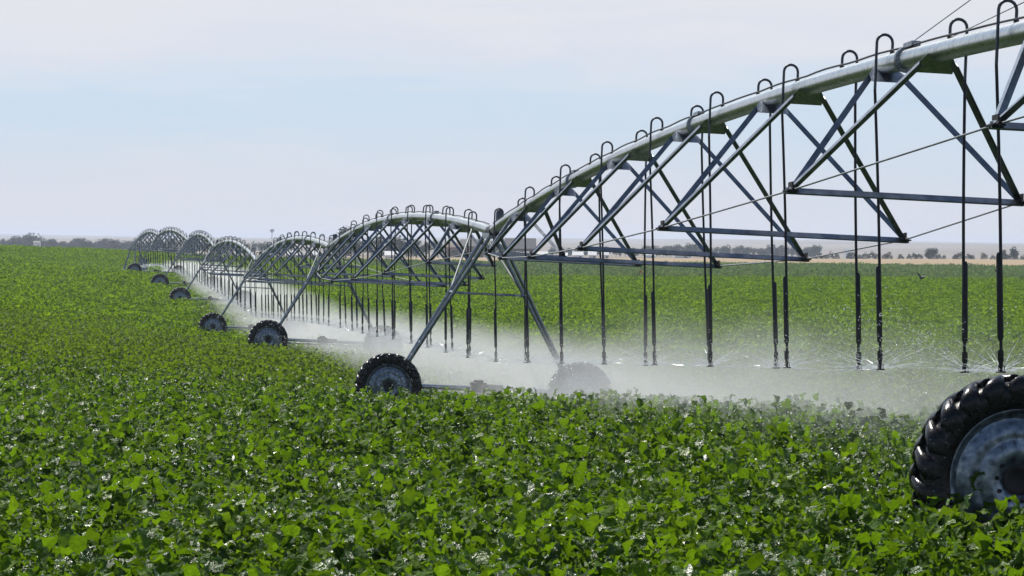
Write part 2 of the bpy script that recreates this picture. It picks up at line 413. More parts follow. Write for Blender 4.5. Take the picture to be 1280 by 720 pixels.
def scatter():
    pts, idx, scl, rot = [], [], [], []
    def band(d0, d1, dens, lo, hi, s0, s1, half=.163, pad=2.2, edge=True, hexs=0, fade=None):
        area = 2 * (half * (d1 * d1 - d0 * d0) / 2 + pad * (d1 - d0))
        n = int(area * dens)
        # uniform over the widening strip
        wmax = half * d1 + pad
        m = int(n * 2.6) + 10
        D = rng.uniform(d0, d1, m); keep = rng.uniform(0, 1, m) < (half * D + pad) / wmax
        D = D[keep][:n]; X = rng.uniform(-1, 1, len(D)) * (half * D + pad)
        u = X / D
        if hexs:
            ny = int((d1 - d0) / (hexs * .87)); rowsD = d0 + np.arange(ny) * hexs * .87
            DD, XX = [], []
            for q, dr in enumerate(rowsD):
                hw = half * dr + pad; xs = np.arange(-hw, hw, hexs) + (hexs / 2 if q % 2 else 0)
                XX.append(xs); DD.append(np.full(len(xs), dr))
            D = np.concatenate(DD); X = np.concatenate(XX)
            D = D + rng.normal(0, hexs * .26, len(D)); X = X + rng.normal(0, hexs * .26, len(D))
            kk = rng.uniform(0, 1, len(D)) > .09; D, X = D[kk], X[kk]
        u = X / D
        if edge: k = D < field_edge(u) + rng.normal(0, 1.5, len(D))
        else: k = (D > field_edge(u) - 2) & (D < 530)
        D, X = D[k], X[k]
        if fade:                       # neighbouring bands dissolve into each other
            f0, f1, f2, f3 = fade
            pr = np.clip((D - f0) / max(f1 - f0, 1e-6), 0, 1) * np.clip((f3 - D) / max(f3 - f2, 1e-6), 0, 1)
            k = rng.uniform(0, 1, len(D)) < pr; D, X = D[k], X[k]
        z = ground(X, D)
        # patchy vigour: low-frequency growth variation
        g = 1 + .10 * np.sin(X * .9 + D * .37) * np.sin(D * .61 - X * .3) + .12 * np.sin(X * 4.3 + 1 + np.sin(D)) * np.sin(D * 3.1 + X) + rng.normal(0, .11, len(D))
        pts.append(np.stack([X, D, z], -1)); idx.append(rng.integers(lo, hi, len(D)))
        scl.append(rng.uniform(s0, s1, len(D)) * g); rot.append(rng.uniform(0, 6.283, len(D)))
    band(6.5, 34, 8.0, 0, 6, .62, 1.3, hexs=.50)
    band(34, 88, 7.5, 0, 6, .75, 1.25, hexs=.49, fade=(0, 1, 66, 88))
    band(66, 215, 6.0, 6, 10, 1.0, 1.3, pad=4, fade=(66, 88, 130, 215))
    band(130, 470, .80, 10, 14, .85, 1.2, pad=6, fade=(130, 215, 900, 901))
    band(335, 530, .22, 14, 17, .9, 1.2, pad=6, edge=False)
    # leaves brushing the foot of the nearest wheel
    D = rng.uniform(20.9, 22.0, 26); X = rng.uniform(2.7, 4.6, 26)
    pts.append(np.stack([X, D, ground(X, D)], -1)); idx.append(rng.integers(0, 6, 26)); scl.append(rng.uniform(.95, 1.25, 26)); rot.append(rng.uniform(0, 6.28, 26))
    P_ = np.concatenate(pts); I = np.concatenate(idx); S = np.clip(np.concatenate(scl), .5, 1.32); Rz = np.concatenate(rot)
    print('crop instances', len(P_))
    me = bpy.data.meshes.new('crop_foliage'); me.vertices.add(len(P_))
    me.vertices.foreach_set('co', P_.astype(np.float32).ravel())
    a = me.attributes.new('vi', 'INT', 'POINT'); a.data.foreach_set('value', I.astype(np.int32))
    a = me.attributes.new('sc', 'FLOAT', 'POINT'); a.data.foreach_set('value', S.astype(np.float32))
    rv = np.zeros((len(P_), 3), np.float32); rv[:, 2] = Rz; rv[:, 0] = rng.normal(0, .08, len(P_)); rv[:, 1] = rng.normal(0, .08, len(P_))
    a = me.attributes.new('rt', 'FLOAT_VECTOR', 'POINT'); a.data.foreach_set('vector', rv.ravel())
    o = bpy.data.objects.new('crop_foliage', me); COL.objects.link(o)
    ng = bpy.data.node_groups.new('crop_scatter', 'GeometryNodeTree')
    ng.interface.new_socket('Geometry', in_out='INPUT', socket_type='NodeSocketGeometry')
    ng.interface.new_socket('Geometry', in_out='OUTPUT', socket_type='NodeSocketGeometry')
    gi = ng.nodes.new('NodeGroupInput'); go = ng.nodes.new('NodeGroupOutput')
    join = ng.nodes.new('GeometryNodeJoinGeometry')
    gti = []
    for me_v in variants:
        ob = bpy.data.objects.new(me_v.name, me_v)
        oi = ng.nodes.new('GeometryNodeObjectInfo'); oi.inputs['Object'].default_value = ob; oi.inputs['As Instance'].default_value = True
        gti.append(oi)
    for oi in reversed(gti): ng.links.new(oi.outputs['Geometry'], join.inputs[0])
    iop = ng.nodes.new('GeometryNodeInstanceOnPoints')
    def attr(name, t):
        n = ng.nodes.new('GeometryNodeInputNamedAttribute'); n.data_type = t; n.inputs['Name'].default_value = name
        return n.outputs['Attribute']
    ng.links.new(gi.outputs[0], iop.inputs['Points']); ng.links.new(join.outputs[0], iop.inputs['Instance'])
    iop.inputs['Pick Instance'].default_value = True
    ng.links.new(attr('vi', 'INT'), iop.inputs['Instance Index'])
    er = ng.nodes.new('FunctionNodeEulerToRotation'); ng.links.new(attr('rt', 'FLOAT_VECTOR'), er.inputs[0])
    ng.links.new(er.outputs[0], iop.inputs['Rotation']); ng.links.new(attr('sc', 'FLOAT'), iop.inputs['Scale'])
    ng.links.new(iop.outputs[0], go.inputs[0])
    md = o.modifiers.new('Scatter', 'NODES'); md.node_group = ng
    tag(o, 'dense leafy green row crop covering the field around the irrigation wheels', 'crop', kind='stuff')
scatter()

# ------------------------------------------------------------------ irrigation machine
UPV = Vector((math.sin(TILT), 0, math.cos(TILT)))
base_pts = [Vector((x, d, g + EYE)) for (x, d), g in zip(TW, TG)]
PIPE_H = 4.2
H0 = PIPE_H + .155            # the nearest tower carries its pipe a little higher
joints = [b + UPV * (H0 if i == 0 else PIPE_H) for i, b in enumerate(base_pts)]
SPAN = 48.0

def span_frame(a, b):
    x = (b - a).normalized(); y = UPV.cross(x).normalized(); z = x.cross(y).normalized()
    m = Matrix((x, y, z)).transposed().to_4x4(); m.translation = a
    return m

# ---- wheel: rim disc with tyre and hub
def tyre_mesh():
    m = MB()
    prof = [(-.10, .475), (-.135, .50), (-.155, .55), (-.16, .60), (-.15, .645), (-.12, .672), (0, .682), (.12, .672), (.15, .645), (.16, .60), (.155, .55), (.135, .50), (.10, .475)]
    m.lathe(prof, 72, 'x', True, closed=False)
    nl = 22
    for side in (-1, 1):
        for k in range(nl):
            a0 = 2 * math.pi * (k + (.5 if side > 0 else 0)) / nl
            # lug sweeps from the sidewall over the shoulder to past the centre line
            path = [(side * .160, .575, 0.0), (side * .178, .645, .012), (side * .158, .708, .03), (side * .075, .729, .10), (side * -.015, .730, .17)]
            low = [(side * .135, .58), (side * .140, .63), (side * .120, .66), (side * .07, .670), (side * -.015, .672)]
            hw = [.05, .074, .080, .058, .040]
            rings = []
            for (x, r, da), (xl, rl), w in zip(path, low, hw):
                def pt(xx, rr, o):
                    an = a0 + da + o / .7
                    return (xx, rr * math.cos(an), rr * math.sin(an))
                rings.append([pt(xl, rl, -w * 1.12), pt(x * .975, r - .022, -w * 1.0), pt(x * .995, r - .004, -w * .62), pt(x, r, 0), pt(x * .995, r - .004, w * .62), pt(x * .975, r - .022, w * 1.0), pt(xl, rl, w * 1.12)])
            m.rings(rings, True, True)
    return m.mesh('tyre', TYRE)

def rim_mesh():
    m = MB()
    for s in (-1, 1):
        m.lathe([(s * .118, .482), (s * .128, .500), (s * .120, .488), (s * .112, .465), (s * .075, .445), (s * .06, .43)], 64)
    m.lathe([(-.06, .43), (.06, .43)], 64)
    m.lathe([(-.045, .432), (-.05, .40), (-.075, .37), (-.085, .31), (-.078, .29), (-.085, .27), (-.10, .22), (-.105, .17), (-.09, .145), (-.09, .10),
             (-.07, .10), (-.07, .145), (-.085, .17), (-.08, .22), (-.065, .27), (-.06, .31), (-.055, .37), (-.03, .40), (-.025, .432)], 64)
    return m.mesh('wheel', RIM)

def hub_mesh():
    m = MB()
    m.lathe([(-.085, .0), (-.085, .06), (-.10, .075), (-.10, .10), (-.07, .115), (.12, .115), (.16, .09), (.16, 0)], 28)
    for k in range(10):
        a = 2 * math.pi * k / 10
        c = Vector((-.092, .150 * math.cos(a), .150 * math.sin(a)))
        m.tube([c + Vector((-.022, 0, 0)), c + Vector((.02, 0, 0))], .015, 6)
    return m.mesh('hub', DARKMET)

ty_me, rim_me, hub_me = tyre_mesh(), rim_mesh(), hub_mesh()

def make_tower(PIPE_H=PIPE_H):
    root = empty('drive_tower')
    AX = .72
    for s in (1, -1):
        w = place(rim_me, 'wheel', root, (0, s * 2.1, AX))
        place(ty_me, 'tyre', w); place(hub_me, 'hub', w)
        w.rotation_euler.x = random.uniform(0, 1)
    b = MB(); b.tube([(.18, 2.02, AX + .03), (.18, -2.02, AX + .03)], .062, 14)
    b.build('base_beam', GALV, root)
    d = MB(); d.tube([(.18, 1.9, AX - .09), (.18, -1.9, AX - .09)], .022, 10)
    for y in (-1.25, -.55, .6, 1.3): d.tube([(.18, y - .05, AX - .09), (.18, y + .05, AX - .09)], .04, 10)
    d.build('drive_shaft', GALV, root)
    g = MB(); g.box((.16, .12, AX + .06), (.30, .34, .22)); g.tube([(.16, -.05, AX + .05), (.16, -.42, AX + .05)], .085, 16)
    g.box((.16, .12, AX + .19), (.16, .2, .06))
    g.build('gear_motor', DARKMET, root, bevel=.015)
    for s in (1, -1):
        gb = MB(); gb.box((.17, s * 2.03, AX), (.16, .2, .26)); gb.build('wheel_gearbox', DARKMET, root, bevel=.02)
        for q in (1, -1):
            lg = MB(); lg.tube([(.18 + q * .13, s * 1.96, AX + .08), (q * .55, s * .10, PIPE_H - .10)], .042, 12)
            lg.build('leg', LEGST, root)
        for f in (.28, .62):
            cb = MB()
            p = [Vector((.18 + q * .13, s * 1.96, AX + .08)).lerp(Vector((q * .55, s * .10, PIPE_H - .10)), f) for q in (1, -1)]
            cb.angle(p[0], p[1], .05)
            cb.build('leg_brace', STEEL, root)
        kb = MB()
        p = Vector((.31, s * 1.96, AX + .08)).lerp(Vector((.55, s * .10, PIPE_H - .10)), .62)
        kb.tube([p, (2.9, s * .10, PIPE_H + .03)], .024, 10)
        kb.build('knee_brace', BRACE, root)
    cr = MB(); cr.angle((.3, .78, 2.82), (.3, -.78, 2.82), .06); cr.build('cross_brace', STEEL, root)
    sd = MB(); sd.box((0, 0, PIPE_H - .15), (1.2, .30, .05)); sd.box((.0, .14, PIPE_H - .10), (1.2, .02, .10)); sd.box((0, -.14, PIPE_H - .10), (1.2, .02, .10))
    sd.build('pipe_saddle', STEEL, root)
    jt = MB(); jt.tube([(-.34, 0, PIPE_H), (-.2, 0, PIPE_H), (0, 0, PIPE_H + .015), (.2, 0, PIPE_H), (.34, 0, PIPE_H)], .118, 20); jt.build('pipe_joint', HOSE, root)
    bx = MB(); bx.tube([(.22, -.17, PIPE_H + .1), (.22, -.17, PIPE_H + .40), (.22, -.17, PIPE_H + .46), (.22, -.17, PIPE_H + .49)], [.085, .085, .07, .02], 18)
    bx.box((.22, -.12, PIPE_H + .06), (.08, .14, .12))
    bx.build('control_box', CTRL, root)
    return root

tower0 = make_tower(H0)
tower1 = make_tower()
TOWER_LABELS = [
    'nearest drive tower, its big wet black tyre standing in the foreground crop',
    'drive tower whose A-frame joins the near span to the full arch behind',
    'drive tower one back from the middle one, muddy wheel half sunk in green crop',
    'small drive tower third back from the foreground wheel, tyre just showing above the crop',
    'small drive tower between the two lowest mid-distance arches, grey rim above the green leaves',
    'tiny drive tower next to last of the wheeled ones, beyond the spray band',
    'farthest wheeled drive tower, little black tyre in front of the last arch',
]
for i in range(7):
    t = tower0 if i == 0 else (tower1 if i == 1 else copy_tree(tower1))
    d = (joints[i + 1] - joints[i]); d.z = 0; d.normalize()
    y = UPV.cross(d).normalized(); x = y.cross(UPV).normalized()
    mm = Matrix((x, y, UPV)).transposed().to_4x4(); mm.translation = base_pts[i]
    t.matrix_world = mm
    tag(t, TOWER_LABELS[i], 'drive tower', 'drive towers of the irrigation machine')
ms = MB(); ms.tube([(.0, .0, H0 + .1), (.0, 0, H0 + 1.85)], .03, 10); ms.build('cable_mast', GALV, tower0)

# ---- span
def arch(t): return 4 * .64 * t * (1 - t)
def pz(x): return arch(x / SPAN)
def drop(t): return 1.87 - 6.2 * (t - .5) ** 2
def half(t): return 1.64 - 6.0 * (t - .5) ** 2
NODES = [.5 + (k - 4) * .127 for k in range(1, 8)]

def pipe_frame(x):
    s = (pz(x + .05) - pz(x - .05)) / .1
    return Vector((x, 0, pz(x))), Vector((1, 0, s)).normalized()

def make_span():
    root = empty('irrigation_span')
    p = MB(); p.tube([(x, 0, pz(x)) for x in np.linspace(.3, SPAN - .3, 60)], .108, 22); pipe = p.build('water_pipe', GALV, root)
    for t in (.25, .505, .755):
        f = MB(); c, d = pipe_frame(t * SPAN)
        f.tube([c - d * .035, c - d * .006], .142, 20); f.tube([c + d * .006, c + d * .035], .142, 20)
        for k in range(8):
            a = 2 * math.pi * k / 8
            o = Vector((0, .126 * math.cos(a), .126 * math.sin(a)))
            f.tube([c + o - d * .06, c + o + d * .06], .011, 6)
        f.box(c + Vector((-.18, 0, .145)), (.36, .10, .05))
        f.build('flange', STEEL, pipe)
    cb = MB()
    xs = np.linspace(.3, SPAN - .3, 90)
    cb.tube([(x, .035 + .01 * math.sin(x * 2.1), pz(x) + .128 + .012 * abs(math.sin(x * 1.3))) for x in xs], .012, 6); cb.build('power_cable', HOSE, root)
    for side in (1, -1):
        cab = MB(); pts = [(.25, side * .12, -.42)]
        for t in NODES: pts.append((t * SPAN, side * half(t), arch(t) - drop(t)))
        pts.append((SPAN - .25, side * .12, -.42))
        for a, b in zip(pts[:-1], pts[1:]): cab.tube([a, b], .0105, 8)
        cab.build('truss_rod', CABLE, root)
    for t in NODES:
        x = t * SPAN; zb = arch(t) - drop(t); h = half(t)
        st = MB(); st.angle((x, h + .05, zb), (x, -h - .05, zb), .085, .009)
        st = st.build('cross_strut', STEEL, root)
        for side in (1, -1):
            pl = MB(); pl.box((x, side * h, zb - .005), (.26, .12, .016)); pl.box((x, side * h, zb + .045), (.20, .014, .09))
            pl.tube([(x - .16, side * h, zb), (x + .16, side * h, zb)], .026, 8)
            pl.build('joint_plate', DARKMET, st)
        for dx in (-.024 * SPAN, .024 * SPAN):
            c, d = pipe_frame(x + dx)
            for side in (1, -1):
                a = c + Vector((.05 if dx < 0 else -.05, side * .185, -.12)); b = Vector((x, side * h, zb + .02))
                dg = MB(); dg.angle(a, b, .066, .007); dg.build('diagonal_brace', STEEL, root)
            gp = MB(); sg = 1 if dx < 0 else -1      # plates lean towards the middle of each pyramid
            hw = .20
            lay = []
            for th in (0, .008):
                o = d * (th * sg)
                lay.append([c + o + Vector((-.02 * sg, .13, -.03)), c + o + Vector((-.02 * sg, -.13, -.03)), c + o + Vector((.09 * sg, -hw, -.115)), c + o + Vector((.21 * sg, -hw, -.205)),
                            c + o + Vector((.21 * sg, hw, -.205)), c + o + Vector((.09 * sg, hw, -.115))])
            gp.rings(lay, False, True)
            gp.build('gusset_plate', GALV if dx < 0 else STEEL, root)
    # hose drops alternate left and right
    nk = 19
    for k in range(1, nk + 1):
        t = .05 * k + .014
        side = 1 if k % 2 == 1 else -1
        c, d = pipe_frame(t * SPAN)
        rr = .088; h0 = .11
        g = MB(); pts = [(0, 0, .09), (0, 0, .14), (0, 0, h0 + .115)]
        for a in np.linspace(0, math.pi, 9)[1:-1]:
            pts.append((0, side * rr * (1 - math.cos(a)), h0 + .115 + rr * math.sin(a)))
        pts += [(0, side * 2 * rr, h0 + .115), (0, side * 2 * rr, -.30)]
        g.tube(pts, .0165, 8); g.tube([(0, 0, .095), (0, 0, .135)], .028, 8)
        g.build('gooseneck', GOOSE, root, c)
        # nozzle at 1.35 m above the ground line of the span
        ztop = c.z - .30
        L = ztop + PIPE_H - 1.36
        hz = MB(); n = 8
        hz.tube([(0, -.05 * side * math.sin(math.pi * j / n) * .3 , -L * j / n) for j in range(n + 1)], .0165, 8)
        ho = hz.build('drop_hose', HOSE, root, c + Vector((0, side * 2 * rr, -.30)))
        wt = MB(); z1 = -L + 1.12
        wt.tube([(0, 0, z1), (0, 0, z1 - .03), (0, 0, z1 - .80), (0, 0, z1 - .83)], [.02, .031, .031, .02], 10); wt.build('hose_weight', HOSE, ho)
        nz = MB(); nz.tube([(0, 0, -L + .2), (0, 0, -L + .1), (0, 0, -L + .09), (0, 0, -L + .03)], [.03, .03, .022, .018], 10)
        nz.lathe([(-L - .012, .0), (-L - .012, .05), (-L + .002, .045), (-L + .002, 0)], 14, 'z')
        for a in (0, 2.1, 4.2): nz.tube([(.03 * math.cos(a), .03 * math.sin(a), -L + .06), (.034 * math.cos(a), .034 * math.sin(a), -L - .005)], .005, 5)
        nz.build('sprinkler_nozzle', HOSE, ho)
    return root

span0 = make_span()
SPAN_LABELS = [
    'nearest galvanised irrigation span, pipe climbing to the upper right with dark trusses below',
    'full arch of pipe and trusses just behind the middle tower, dark trees showing through it',
    'arched span two back from the nearest, white-lit pipe near the middle left',
    'arched span with bright right flank, low and left of the water tower',
    'small arched span above the spray band, third from the far end',
    'small round arch second from the far end of the machine',
    'smallest and farthest arch, at the left edge of the field beside the pivot',
]
spans = []
for i in range(7):
    s = span0 if i == 0 else copy_tree(span0)
    s.matrix_world = span_frame(joints[i], joints[i + 1]) @ Matrix.Diagonal(((joints[i + 1] - joints[i]).length / SPAN, 1, 1, 1))
    tag(s, SPAN_LABELS[i], 'irrigation span', 'pipe spans of the irrigation machine')
    for ch in s.children:
        if ch.name.startswith('drop_hose'):      # the wind leans every hose a little differently
            ch.rotation_euler = (R(random.gauss(-3.6, .8)), R(random.gauss(0, .5)), 0)
    spans.append(s)
def guy(t, z0, zm, y):
    g = MB(); c, d = pipe_frame(t * SPAN)
    g.tube([c + Vector((0, 0, z0)), Vector((0, y, zm))], .006, 6); g.build('guy_cable', CABLE, span0)
guy(.247, .17, 1.72, 0); guy(.213, .12, .85, 0.02)

# ---- pivot centre
def pivot():
    root = empty('pivot_tower')
    b = base_pts[7]
    for sx in (1, -1):
        for sy in (1, -1):
            l = MB(); l.angle((sx * 1.6, sy * 1.6, 0), (sx * .3, sy * .3, 3.9), .11, .01); l.build('leg', STEEL, root)
    h = MB()
    for z in (1.2, 2.6):
        w = 1.6 - 1.3 * z / 3.9
        q = [(w, w, z), (-w, w, z), (-w, -w, z), (w, -w, z)]
        for i in range(4): h.angle(q[i], q[(i + 1) % 4], .07)
    h.build('cross_brace', STEEL, root)
    r = MB(); r.tube([(0, 0, 0), (0, 0, 3.9), (-.05, 0, 4.12), (-.3, 0, 4.2)], .11, 16); r.build('riser_pipe', GALV, root)
    c = MB(); c.box((-1.3, -.9, 1.75), (.35, .9, 1.1)); c.box((-1.3, -.9, 2.33), (.45, 1.0, .05)); c.box((-1.3, -.9, 1.0), (.1, .5, .5))
    c.build('control_panel', BOXBLUE, root, bevel=.02)
    d = (joints[6] - joints[7]); d.z = 0; d.normalize(); x = -d; y = Vector((0, 0, 1)).cross(x)
    mm = Matrix((x, y, Vector((0, 0, 1)))).transposed().to_4x4(); mm.translation = b; root.matrix_world = mm
    tag(root, 'four-legged pivot stand with blue-grey panel at the far end of the machine', 'pivot')
pivot()

# ------------------------------------------------------------------ water: spray and mist (stuff)
def spray():
    V, F = [], []
    MW = [s.matrix_world.copy() for s in spans]
    pos = []
    for i, s in enumerate(spans):
        sxl = (joints[i + 1] - joints[i]).length / SPAN
        for k in range(1, 20):
            t = .05 * k + .014; side = 1 if k % 2 else -1
            p = MW[i] @ Vector((t * SPAN, side * .176, arch(t) - .30))
            L = arch(t) - .30 + PIPE_H - 1.36
            pos.append((i, p + Vector((math.sin(R(1.6)) * L, 0, -L * math.cos(R(1.6))))))
    def tri(a, b, w):
        d = (b - a); n = d.cross(Vector((random.gauss(0, 1), random.gauss(0, 1), random.gauss(0, 1))))
        if n.length < 1e-6: return
        n = n.normalized() * w; m2 = d.cross(n).normalized() * w
        k = len(V); V.extend([a + n, a - n * .5 + m2 * .87, a - n * .5 - m2 * .87, b]); F.extend([(k, k + 1, k + 2), (k, k + 3, k + 1), (k + 1, k + 3, k + 2), (k + 2, k + 3, k)])
    for i, p in pos:
        D = p.y
        far = D / 60.0
        nj = 28 if i < 2 else (16 if i < 4 else 8)
        nd = 60 if i == 0 else (34 if i == 1 else (12 if i < 4 else 6))
        for j in range(nj):
            az = 2 * math.pi * (j + random.uniform(-.3, .3)) / nj; el = R(random.uniform(-2, 32)); v = random.uniform(3.5, 8.5)
            vx, vy, vz = v * math.cos(az) * math.cos(el), v * math.sin(az) * math.cos(el), v * math.sin(el)
            def at(tt):
                dr = (1 - math.exp(-1.1 * tt)) / 1.1
                return p + Vector((vx * dr + 1.6 * tt * tt, vy * dr, vz * dr - 4.2 * tt * tt))
            prev = at(0.004)
            for q in range(4):              # solid jet close to the deflector plate
                nx = at(.026 * (q + 1)); tri(prev, nx + (nx - prev) * .1, .0065 * (1 - q * .2) * max(1, far * .8)); prev = nx
            g = gz(p.x, p.y) + .25
            if i == 0 and j == 0 and abs(640 + 4000 * p.x / p.y - 1205) < 18:      # one nozzle throws a high plume against the wind
                for q in range(420):
                    a2 = math.pi + random.gauss(0, .35); e2 = R(random.gauss(40, 8)); v2 = random.uniform(3, 5.5); tt = random.uniform(.05, .5)
                    c = p + Vector((v2 * math.cos(a2) * math.cos(e2) * tt, v2 * math.sin(a2) * math.cos(e2) * tt, v2 * math.sin(e2) * tt - 4.2 * tt * tt))
                    tri(c, c + Vector((random.gauss(0, .012), random.gauss(0, .012), .012)), random.uniform(.002, .006))
            for q in range(nd):
                tt = .12 + .85 * random.random() ** .8
                c = at(tt) + Vector((random.gauss(0, .22), random.gauss(0, .22), random.gauss(0, .20))) * (.2 + tt)
                if c.z < g - .1: continue
                r = random.uniform(.002, .006) * max(1, far * .9)
                tri(c - Vector((vx, vy, vz - 8 * tt)) * r * .25, c + Vector((vx, vy, vz - 8 * tt)) * r * .25, r)
    me = bpy.data.meshes.new('water_spray'); me.from_pydata([tuple(v) for v in V], [], F)
    o = bpy.data.objects.new('water_spray', me); COL.objects.link(o)
    m, nt, out = new_mat('water_drops')
    a = N(nt, 'ShaderNodeBsdfTranslucent'); a.inputs['Color'].default_value = (.9, .93, .95, 1)
    b = N(nt, 'ShaderNodeBsdfPrincipled', Roughness=.25); b.inputs['Base Color'].default_value = (.85, .88, .9, 1)
    tr = nt.nodes.new('ShaderNodeBsdfTransparent')
    x1 = N(nt, 'ShaderNodeMixShader', Fac=.5); x2 = N(nt, 'ShaderNodeMixShader', Fac=.18)
    nt.links.new(a.outputs[0], x1.inputs[1]); nt.links.new(b.outputs[0], x1.inputs[2])
    nt.links.new(x1.outputs[0], x2.inputs[1]); nt.links.new(tr.outputs[0], x2.inputs[2])
    nt.links.new(x2.outputs[0], out.inputs['Surface'])
    me.materials.append(m)
    tag(o, 'white jets and drops of water thrown from the sprinkler nozzles', 'spray', kind='stuff')
    print('spray faces', len(F))
spray()

def mist():
    a, b = base_pts[0], Vector((-36.8, 350, base_pts[7].z))
    d = (b - a); d.z = 0; Ltot = d.length; d.normalize()
    lat = Vector((-d.y, d.x, 0))            # to the left of the machine
    n = 90; rings = []
    s0, s1 = 2.0, Ltot + 6
    LEFT, RIGHT, TOP = 1.8, 8.0, 2.9
    for i in range(n + 1):
        s = s0 + (s1 - s0) * i / n
        c = a + d * s
        ring = []
        for k in range(16):
            an = 2 * math.pi * k / 16
            l = math.cos(an); z = math.sin(an)
            l = l * (LEFT if l > 0 else RIGHT)
            gl = gz(c.x, c.y)
            ring.append(Vector((l, s, gl - .3 + (TOP + .3) * max(z, -.12))))
        rings.append(ring)
    m = MB(); n16 = 16; m.rings(rings, True, False)
    m.f += [tuple(range(16)), tuple(range(n * 16, n * 16 + 16))]; m.s += [False, False]
    mat, nt, out = new_mat('mist_volume')
    tc = nt.nodes.new('ShaderNodeTexCoord'); sx = nt.nodes.new('ShaderNodeSeparateXYZ'); nt.links.new(tc.outputs['Object'], sx.inputs[0])
    fc = nt.nodes.new('ShaderNodeFloatCurve'); cm = fc.mapping; cv = cm.curves[0]
    samp = [(s, gz(*(a + d * s).xy)) for s in np.linspace(s0, s1, 16)]
    zlo, zhi = min(z for _, z in samp) - .2, max(z for _, z in samp) + .2
    while len(cv.points) < len(samp): cv.points.new(.5, .5)
    for pnt, (s, z) in zip(cv.points, samp): pnt.location = ((s - s0) / (s1 - s0), (z - zlo) / (zhi - zlo))
    cm.update()
    un = math_node(nt, 'MULTIPLY_ADD', sx.outputs['Y'], 1 / (s1 - s0), -s0 / (s1 - s0))
    nt.links.new(un, fc.inputs['Value'])
    gzv = math_node(nt, 'MULTIPLY_ADD', fc.outputs[0], zhi - zlo, zlo)
    h = math_node(nt, 'SUBTRACT', sx.outputs['Z'], gzv)
    # lateral distance measured from a centre pushed down wind (right), falling off faster on the left
    lx = sx.outputs['X']
    ql = math_node(nt, 'MAXIMUM', math_node(nt, 'DIVIDE', lx, LEFT * .97), math_node(nt, 'DIVIDE', lx, -RIGHT * .97))
    mp = N(nt, 'ShaderNodeMapping'); mp.inputs['Scale'].default_value = (.55, .42, .9); nt.links.new(tc.outputs['Object'], mp.inputs['Vector'])
    nz = noise(nt, 1.0, 3, .6, vec=mp.outputs[0], dist=.6)
    top = math_node(nt, 'MULTIPLY_ADD', nz, 1.7, 1.2)
    qh = math_node(nt, 'DIVIDE', h, top)
    q = math_node(nt, 'ADD', math_node(nt, 'MULTIPLY', ql, ql), math_node(nt, 'MULTIPLY', qh, qh))
    fall = math_node(nt, 'SUBTRACT', 1.0, q, clamp=True)
    fall = math_node(nt, 'POWER', fall, 1.15)
    sta = math_node(nt, 'MULTIPLY_ADD', sx.outputs['Y'], 1 / 24.0, -8 / 24.0, clamp=True)
    fall = math_node(nt, 'MULTIPLY', fall, sta)
    den = math_node(nt, 'MULTIPLY', fall, math_node(nt, 'MULTIPLY_ADD', nz, .22, -.052))
    pv = N(nt, 'ShaderNodeVolumePrincipled'); pv.inputs['Color'].default_value = (.99, .995, 1, 1); pv.inputs['Anisotropy'].default_value = .5
    nt.links.new(den, pv.inputs['Density'])
    nt.links.new(pv.outputs[0], out.inputs['Volume'])
    mat.cycles.volume_step_rate = MIST_STEP
    o = m.build('water_mist', mat)
    M = Matrix((-lat * -1, d, Vector((0, 0, 1)))).transposed().to_4x4(); M.translation = Vector((a.x, a.y, 0))
    o.matrix_world = M
    tag(o, 'pale drifting mist of spray under the nozzle line', 'mist', kind='stuff')
MIST_STEP = .05
mist()

# ------------------------------------------------------------------ distant things
CAM_LENS_PX = 4000.0
def at_px(px, D):
    return (px - 640) / CAM_LENS_PX * D

def tree_protos():
    out = []
    for kind in range(4):
        V, F, T = [], [], []
        lobes = []
        for k in range(10 + kind):
            a = random.random() * 6.283; r = random.uniform(0, .30)
            lobes.append((Vector((r * math.cos(a), r * math.sin(a), random.uniform(.17, .80))), random.uniform(.14, .24)))
        for c, r in lobes:
            for k in range(60):
                v = Vector((random.gauss(0, 1), random.gauss(0, 1), random.gauss(0, 1))).normalized() * r * random.uniform(.55, 1.05)
                leaf_geo(V, F, T, c + v, random.random() * 6.283, random.uniform(-.6, .9), .10 * random.uniform(.6, 1.4), .09, .4, random.random(), 1, .2, 0)
        tr = MB(); tr.tube([(0, 0, -.08), (.01, 0, .25), (.0, .01, .6)], [.035, .026, .01], 7)
        for k in range(4):
            a = k * 1.6 + random.random(); tr.tube([(0, 0, .25 + .06 * k), (.16 * math.cos(a), .16 * math.sin(a), .5 + .05 * k)], [.014, .005], 5)
        out.append((leaf_mesh('crown', V, F, T, TREELEAF), tr.mesh('trunk', BARK)))
    return out
TREES = tree_protos()
def tree(px, D, h, wide, label, group, name='tree', k=None, bush=False):
    x = at_px(px, D); z = gz(x, D)
    k = random.randrange(4) if k is None else k
    root = empty(name, (x, D, z)); root.scale = (h * wide, h * wide, h); root.rotation_euler.z = random.random() * 6.28
    cm, tm = TREES[k]
    place(cm, 'crown', root); place(tm, 'trunk', root)
    return tag(root, label, 'tree', group)

